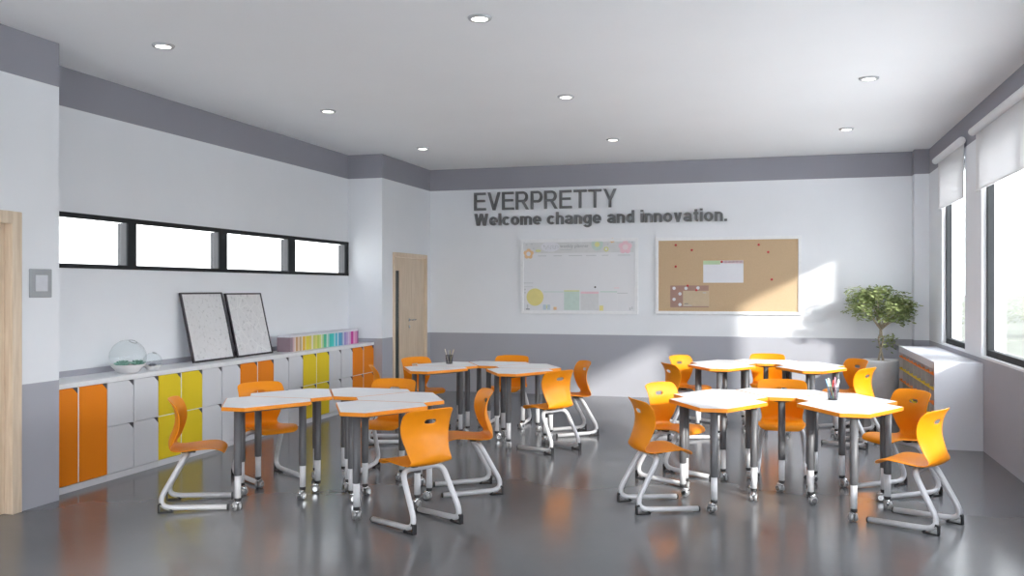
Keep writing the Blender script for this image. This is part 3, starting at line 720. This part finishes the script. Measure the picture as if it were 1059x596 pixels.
# ------------------------------------------------------------------ planter with tree
px, py = 1.335, 12.79
pt = tag(empty('potted_tree', (px, py, 0)), 'bushy green indoor tree in a round pale grey planter by the shelf', 'potted plant')
MB().lathe([(0.185, 0), (0.20, 0.01), (0.228, 0.63), (0.232, 0.655), (0.226, 0.66), (0.21, 0.655), (0.205, 0.60), (0.01, 0.60)], 40).build('planter', M['planter'], pt)
MB().lathe([(0.205, 0.60), (0.204, 0.635), (0.1, 0.642), (0.01, 0.645)], 24).build('soil', M['soil'], pt)
tr = MB()
for ph in (0, PI):
    tr.tube([(0.028 * math.cos(ph + z * 9) * (1 if z < .35 else .4), 0.028 * math.sin(ph + z * 9) * (1 if z < .35 else .4), 0.62 + z) for z in [i * 0.03 for i in range(16)]], [0.016 - 0.0004 * i for i in range(16)], 8)
r2 = random.Random(3)
tips = []
for k in range(16):
    a = 2 * PI * k / 16 + r2.uniform(-.2, .2); rr = r2.uniform(0.14, 0.40); zz = r2.uniform(1.18, 1.56)
    tip = Vector((rr * math.cos(a) * 1.05, rr * math.sin(a) * 0.78, zz)); tips.append(tip)
    tr.tube([(0, 0, 1.05), tip * 0.4 + Vector((0, 0, 0.66)) * 1.0, tip], [0.010, 0.006, 0.002], 6)
tr.tube([(0, 0, 0.80), (0.05, 0, 0.86), (0.10, -0.02, 0.93)], [0.006, 0.005, 0.002], 6)
tr.build('trunk', M['bark'], pt)
lf = MB()
def leaf(c, size):
    yaw = r2.uniform(0, 2 * PI); pitch = r2.uniform(-0.7, 0.5); roll = r2.uniform(-0.8, 0.8)
    mx = Matrix.Translation(c) @ Matrix.Rotation(yaw, 4, 'Z') @ Matrix.Rotation(pitch, 4, 'Y') @ Matrix.Rotation(roll, 4, 'X')
    s_ = size
    lf.add([(0, 0, 0), (0.35 * s_, 0.22 * s_, 0.04 * s_), (0.75 * s_, 0.17 * s_, 0.02 * s_), (s_, 0, -0.06 * s_), (0.75 * s_, -0.17 * s_, 0.02 * s_), (0.35 * s_, -0.22 * s_, 0.04 * s_), (0.5 * s_, 0, -0.03 * s_)],
           [(0, 1, 6), (1, 2, 6), (2, 3, 6), (3, 4, 6), (4, 5, 6), (5, 0, 6)], 0, True, mx)
clus = [(Vector((0.0, 0, 1.42)), 0.26)] + [(t_, r2.uniform(0.10, 0.15)) for t_ in tips] + [(Vector((-0.34, -0.05, 1.33)), 0.14), (Vector((0.36, 0.02, 1.36)), 0.12), (Vector((-0.16, -.05, 1.48)), 0.16), (Vector((0.06, -.05, 1.55)), 0.12), (Vector((0.24, 0, 1.46)), 0.14), (Vector((-.2, -.1, 1.26)), .15), (Vector((.16, -.12, 1.24)), .15)]
for c, R in clus:
    for k in range(int(95 * (R / 0.14) ** 1.6)):
        v = Vector((r2.gauss(0, 1), r2.gauss(0, 1), r2.gauss(0, 1))).normalized() * R * (r2.random() ** 0.4)
        p = c + Vector((v.x, v.y, v.z * 0.75))
        if p.y > 0.40: p.y = 0.40 - r2.random() * .1
        if p.x > 0.40 and p.y > 0.18: continue
        leaf(p, r2.uniform(0.045, 0.075))
for k in range(110):
    v = Vector((r2.gauss(0, .055), r2.gauss(0, .05), r2.gauss(0, .05))); leaf(Vector((0.085, -0.02, 0.90)) + v, r2.uniform(0.04, 0.06))
lf.build('foliage', M['leaf'], pt)

# ------------------------------------------------------------------ desk (three cut corners)
K = 0.972
SIDE, CUT = 0.56 * K - 0.004, 0.20 * K - 0.004
def tri(inset=0.0):
    """polygon of a triangle with cut corners, first cut corner pointing to -x, centre at origin"""
    full = SIDE + 2 * CUT; ap = full / (2 * math.sqrt(3)); cutd = full / math.sqrt(3) - CUT * math.sqrt(3) / 2
    pts = []
    lines = []
    for k in range(3):
        lines.append((PI + 2 * PI * k / 3 - PI / 3, ap - inset)); lines.append((PI + 2 * PI * k / 3, cutd - inset))
    n = len(lines)
    for i in range(n):
        (a1, d1), (a2, d2) = lines[i], lines[(i + 1) % n]
        det = math.cos(a1) * math.sin(a2) - math.sin(a1) * math.cos(a2)
        pts.append(((d1 * math.sin(a2) - d2 * math.sin(a1)) / det, (math.cos(a1) * d2 - math.cos(a2) * d1) / det))
    return pts, cutd
poly_o, cutd = tri(0.0); poly_i, _ = tri(0.0055)
RC = 0.172 + cutd                    # distance from ring centre to desk centre
def make_desk():
    root = empty('desk', (0, 0, 0))
    MB().prism(poly_i, 0.722, 0.7495).build('tabletop', M['desk_white'], root)
    MB().ring(poly_o, poly_i, 0.7215, 0.7490).build('edge_band', M['edge'], root, bevel=0.002)
    fr = MB(); lp = []
    for k in range(3):
        a = PI + 2 * PI * k / 3; lp.append(Vector(((cutd - 0.062) * math.cos(a), (cutd - 0.062) * math.sin(a), 0)))
    for k in range(3):
        a, b = lp[k], lp[(k + 1) % 3]; d_ = (b - a).normalized(); n_ = Vector((-d_.y, d_.x, 0)) * 0.012
        a2 = a + d_ * 0.027; b2 = b - d_ * 0.027
        q = [a2 - n_, b2 - n_, b2 + n_, a2 + n_]
        fr.prism([(p.x, p.y) for p in q], 0.700, 0.7145)
    pl, _ = tri(0.06)
    fr.ring(pl, tri(0.12)[0], 0.714, 0.7212)
    fr.build('under_frame', M['leg_dark'], root)
    for k in range(3):
        p = lp[k]
        lg = MB().lathe([(0.0265, 0.255), (0.0275, 0.258), (0.0275, 0.7205)], 20).build('leg', M['leg_dark'], root, loc=p)
        MB().lathe([(0.0225, 0.094), (0.0225, 0.2545)], 18).build('leg_extension', M['leg_white'], lg)
        MB().lathe([(0.0195, 0.070), (0.0235, 0.073), (0.0235, 0.0935)], 18).build('collar', M['black'], lg)
        c = MB(); yaw = [0.9, 2.4, -1.1][k]
        mx = Matrix.Rotation(yaw, 4, 'Z')
        c.cyl((0, 0, 0.045), (0, 0, 0.072), 0.009, 10, 0, mx=mx)
        c.tube([(0, 0, 0.064), (0.010, 0, 0.064), (0.030, 0, 0.056), (0.046, 0, 0.040)], [0.014, 0.018, 0.016, 0.010], 10, 0, mx=mx)
        for s in (-1, 1):
            c.lathe([(0.010, -0.010), (0.0275, -0.010), (0.0305, -0.005), (0.0305, 0.005), (0.024, 0.012), (0.008, 0.013)], 20, 1, mx=mx @ Matrix.Translation((0.018, s * 0.016, 0.0308)) @ Matrix.Rotation(-s * PI / 2, 4, 'X'))
            c.lathe([(0.019, 0), (0.019, 0.003)], 16, 0, mx=mx @ Matrix.Translation((0.018, s * 0.0265, 0.0308)) @ Matrix.Rotation(-s * PI / 2, 4, 'X'))
        c.cyl((0.018, -0.028, 0.0308), (0.018, 0.028, 0.0308), 0.006, 10, 0, mx=mx)
        c.build('caster', [M['chrome'], M['caster_grey']], lg)
    return root

# ------------------------------------------------------------------ chair (faces +x, rear foot line at x = 0)
def make_chair():
    root = empty('chair', (0, 0, 0))
    prof = [(0.414, 0.392, 0.135), (0.412, 0.404, 0.165), (0.394, 0.424, 0.185), (0.340, 0.434, 0.200), (0.255, 0.430, 0.204), (0.165, 0.422, 0.202), (0.085, 0.414, 0.194), (0.026, 0.417, 0.180),
            (-0.010, 0.444, 0.172), (-0.012, 0.490, 0.174), (0.008, 0.538, 0.183), (0.028, 0.585, 0.191), (0.040, 0.632, 0.203), (0.041, 0.680, 0.209), (0.037, 0.708, 0.211), (0.029, 0.737, 0.211), (0.014, 0.772, 0.209), (-0.004, 0.800, 0.205), (-0.018, 0.817, 0.186)]
    ts = [-1, -0.9, -0.66, -0.38, -0.23, 0, 0.23, 0.38, 0.66, 0.9, 1]
    vs = []; fs = []
    n = len(ts)
    for i, (x, z, w) in enumerate(prof):
        f = min(1, max(0, (z - 0.425) / 0.06)) if i > 7 else 0
        for t in ts:
            fw = f * ((0.062 - 0.05 * max(0, z - 0.5)) * t * t) + (1 - f) * 0.004 * t * t * (i > 4)
            up = (1 - f) * 0.012 * (abs(t) ** 2.2) * (1 if 2 < i < 9 else 0.2)
            rz = -0.010 * (t ** 4) if i >= len(prof) - 2 else 0
            vs.append((0.018 + (x + fw) * 0.935, t * w, (z if z < 0.5 else 0.5 + (z - 0.5) * 0.935) + up + rz))
    for i in range(len(prof) - 1):
        for j in range(n - 1):
            if i == 14 and 3 <= j <= 6 and 4 <= j <= 5: continue
            fs.append((i * n + j, i * n + j + 1, (i + 1) * n + j + 1, (i + 1) * n + j))
    me = bpy.data.meshes.new('shell'); me.from_pydata(vs, [], fs); me.materials.append(M['orange'])
    for p in me.polygons: p.use_smooth = True
    bm = bmesh.new(); bm.from_mesh(me)
    bmesh.ops.recalc_face_normals(bm, faces=bm.faces)
    bm.verts.ensure_lookup_table()
    loose = [v for v in bm.verts if not v.link_faces]
    bmesh.ops.delete(bm, geom=loose, context='VERTS')
    bm.to_mesh(me); bm.free()
    sh = bpy.data.objects.new('shell', me); COL.objects.link(sh); sh.parent = root
    so = sh.modifiers.new('Solidify', 'SOLIDIFY'); so.thickness = 0.009; so.offset = 0
    ss = sh.modifiers.new('Subdivision', 'SUBSURF'); ss.levels = 2; ss.render_levels = 2
    # frame: one bent tube
    def arc(p0, p1, p2, r, n=6):
        p0, p1, p2 = Vector(p0), Vector(p1), Vector(p2)
        a = p1 + (p0 - p1).normalized() * r; b = p1 + (p2 - p1).normalized() * r
        return [tuple((1 - u) ** 2 * a + 2 * u * (1 - u) * p1 + u * u * b) for u in [k / n for k in range(n + 1)]]
    half = [(0.430, 0.198, 0.0195)]
    half += arc((0.430, 0.198, 0.0195), (-0.052, 0.198, 0.036), (0.118, 0.172, 0.385), 0.115, 8)
    half += arc((-0.052, 0.198, 0.036), (0.136, 0.170, 0.389), (0.150, 0.0, 0.389), 0.070, 8)
    path = half + [(x, -y, z) for x, y, z in reversed(half)]
    fr = MB().tube(path, 0.0192, 12).build('frame', M['tube'], root)
    for y_ in (-0.08, 0.08): MB().box(0.105, 0.20, y_ - 0.02, y_ + 0.02, 0.4020, 0.4150).build('seat_mount', M['black'], root)
    for s in (-1, 1):
        c = MB().cyl((0.429, s * 0.198, 0.0195), (0.440, s * 0.198, 0.0195), 0.0200, 12)
        c.build('end_cap', M['black'], fr)
        g_ = MB()
        mx = Matrix(((1, 0, 0, 0), (0, 0, 1, s * 0.198 - 0.016), (0, 1, 0, 0), (0, 0, 0, 1)))
        g_.ring([(-0.040, 0.001), (0.062, 0.001), (0.070, 0.012), (-0.022, 0.074), (-0.040, 0.064)], [(-0.030, 0.010), (0.050, 0.010), (0.048, 0.016), (-0.022, 0.058), (-0.030, 0.054)], 0, 0.032, 0, mx)
        g_.build('glide', M['black'], fr)
    return root

desk0 = make_desk(); chair0 = make_chair()
rings = [('left front ring', (-3.235, 6.265)), ('right front ring', (0.05, 7.165)), ('left back ring', (-3.02, 9.24)), ('right back ring', (-0.10, 10.38))]
slots = [(210, 'near left'), (150, 'far left'), (90, 'far middle'), (30, 'far right'), (330, 'near right')]
pose = {210: 'turned to the right', 150: 'angled right', 90: 'facing the viewer', 30: 'turned left, facing inward', 330: 'with its back towards us'}
used = False
for rn, (cx_, cy_) in rings:
    for ang, pn in slots:
        a = math.radians(ang)
        d_ = copy_tree(desk0) if used else desk0; c_ = copy_tree(chair0) if used else chair0; used = True
        d_.location = (cx_ + RC * math.cos(a), cy_ + RC * math.sin(a), 0); d_.rotation_euler.z = a
        # chair position along the outward ray, small individual nudges
        jr = {('left front ring', 210): -0.01, ('right front ring', 330): -0.012, ('right front ring', 210): 0.004, ('left front ring', 330): 0.03, ('left front ring', 30): 0.03}.get((rn, ang), 0.0); jt = rnd.uniform(-0.012, 0.012)
        R_ = 1.205 + jr
        c_.location = (cx_ + R_ * math.cos(a) - jt * math.sin(a), cy_ + R_ * math.sin(a) + jt * math.cos(a), 0)
        c_.rotation_euler.z = a + PI + rnd.uniform(-0.03, 0.03)
        tag(d_, 'white desk with orange edge at the %s of the %s of desks' % (pn, rn), 'desk', 'white desks in four rings')
        tag(c_, 'orange chair %s, at the %s desk, %s' % (pose[ang], pn, rn), 'chair', 'orange chairs around the desk rings')

# ------------------------------------------------------------------ pen cups
def pen_cup(x, y, label, where, pens):
    z = 0.7505
    cup = tag(empty('pen_cup', (x, y, z)), label, 'pen cup', 'pen cups on the desks')
    MB().lathe([(0.034, 0), (0.036, 0.002), (0.043, 0.098), (0.0435, 0.100)], 28, cap=False).build('cup_body', M['smoky'], cup)
    MB().tube([(0.0428 * math.cos(a), 0.0428 * math.sin(a), 0.100) for a in [2 * PI * k / 28 for k in range(29)]], 0.0022, 6).build('rim', M['leg_dark'], cup)
    MB().lathe([(0.0355, 0.0005), (0.0365, 0.0095)], 24).build('cup_base', M['leg_dark'], cup)
    for i, (n_, c, hgt) in enumerate(pens):
        a = 2 * PI * i / len(pens) + 0.5
        p0 = Vector((x + 0.018 * math.cos(a + 0.9), y + 0.018 * math.sin(a + 0.9), z + 0.012)); p1 = Vector((x + 0.050 * math.cos(a), y + 0.050 * math.sin(a), z + hgt))
        dv = (p1 - p0).normalized()
        o = tag(empty('pen', p0), '%s pen standing in the cup on the %s' % (n_, where), 'pen', 'pens in the cups')
        MB().tube([(0, 0, 0), tuple((p1 - p0) * 0.75)], 0.0045, 8).build('barrel', mat('pen ' + n_, c, 0.4), o)
        MB().tube([tuple((p1 - p0) * 0.75), tuple((p1 - p0) * 0.97), tuple(p1 - p0)], [0.0052, 0.0050, 0.002], 8).build('cap', mat('pen cap ' + n_, tuple(min(1, q * 1.15 + 0.03) for q in c), 0.4), o)
pen_cup(0.42, 7.28, 'smoked cup of pens on the right front ring of desks', 'right front ring',
        [('white', (0.75, 0.75, 0.74), 0.155), ('red', (0.55, 0.06, 0.05), 0.148), ('cream', (0.72, 0.62, 0.46), 0.160), ('light blue', (0.25, 0.48, 0.72), 0.158), ('pale green', (0.42, 0.62, 0.40), 0.165), ('rose', (0.62, 0.28, 0.36), 0.178), ('silver', (0.55, 0.56, 0.60), 0.150)])
pen_cup(-3.51, 9.56, 'smoked cup of pens on the left back ring of desks', 'left back ring',
        [('tan', (0.62, 0.50, 0.32), 0.160), ('grey', (0.40, 0.40, 0.42), 0.150), ('ivory', (0.72, 0.68, 0.58), 0.168), ('olive', (0.36, 0.34, 0.18), 0.155)])

# ------------------------------------------------------------------ outside
tag(MB().box(2.2, 16, -40, 26, -1.399, -1.30).build('reflector_outside', M['reflector']), 'added unseen light-bouncing terrace outside the windows', 'reflector', kind='structure')  # unseen pale slab, added to bounce daylight up to the ceiling
tag(MB().box(2.2, 240, -60, 400, -1.6, -1.4).build('ground_outside', M['grass']), 'pale hazy grass field outside the windows', 'ground', kind='structure')
r3 = random.Random(11)
hl = ['nearest pale house beyond the grass', 'second pale house beyond the grass', 'middle pale house far beyond the grass', 'fourth pale house in the distance', 'farthest pale house in the distance']
for i, (x, y, w, h_) in enumerate(((21, 62, 9, 3.6), (30, 84, 12, 4.2), (33, 104, 11, 4.6), (46, 128, 14, 5.2), (60, 150, 16, 6))):
    o = tag(empty('house', (x, y, -1.4)), hl[i], 'house', 'houses beyond the windows')
    MB().box(-w / 2, w / 2, -4, 4, 0, h_).build('walls', M['house'], o)
    q = MB(); q.prism([(-4.4, 0), (4.4, 0), (0, 2.2)], -w / 2 - .3, w / 2 + .3, 0, Matrix(((0, 0, 1, 0), (1, 0, 0, 0), (0, 1, 0, h_), (0, 0, 0, 1))))
    q.build('roof', M['roof'], o)

# ------------------------------------------------------------------ light
w = bpy.data.worlds.new('sky'); S.world = w; w.use_nodes = True
nt = w.node_tree; bg = nt.nodes['Background']
tc = nt.nodes.new('ShaderNodeTexCoord'); sep = nt.nodes.new('ShaderNodeSeparateXYZ'); rp = nt.nodes.new('ShaderNodeValToRGB')
rp.color_ramp.elements[0].position = 0.0; rp.color_ramp.elements[0].color = (0.95, 0.96, 0.97, 1)
rp.color_ramp.elements[1].position = 0.7; rp.color_ramp.elements[1].color = (0.86, 0.92, 1.0, 1)
nt.links.new(tc.outputs['Generated'], sep.inputs[0]); nt.links.new(sep.outputs['Z'], rp.inputs['Fac']); nt.links.new(rp.outputs['Color'], bg.inputs['Color'])
bg.inputs['Strength'].default_value = 4.0
sun = bpy.data.lights.new('sun', 'SUN'); so_ = bpy.data.objects.new('sun', sun); COL.objects.link(so_)
sun.energy = 3.1; sun.angle = math.radians(3.2); sun.color = (1.0, 0.96, 0.90)
so_.rotation_euler = Vector((-1, 0.955, -0.51)).to_track_quat('-Z', 'Y').to_euler()

S.view_settings.view_transform = 'Standard'
S.view_settings.look = 'None'
S.view_settings.gamma = 1; S.view_settings.use_curve_mapping = False
S.view_settings.exposure = 1.07
try:
    S.cycles.use_denoising = True; S.cycles.denoiser = 'OPENIMAGEDENOISE'
    S.cycles.max_bounces = 16; S.cycles.diffuse_bounces = 10; S.cycles.transparent_max_bounces = 24
    S.cycles.sample_clamp_indirect = 6
except Exception: pass
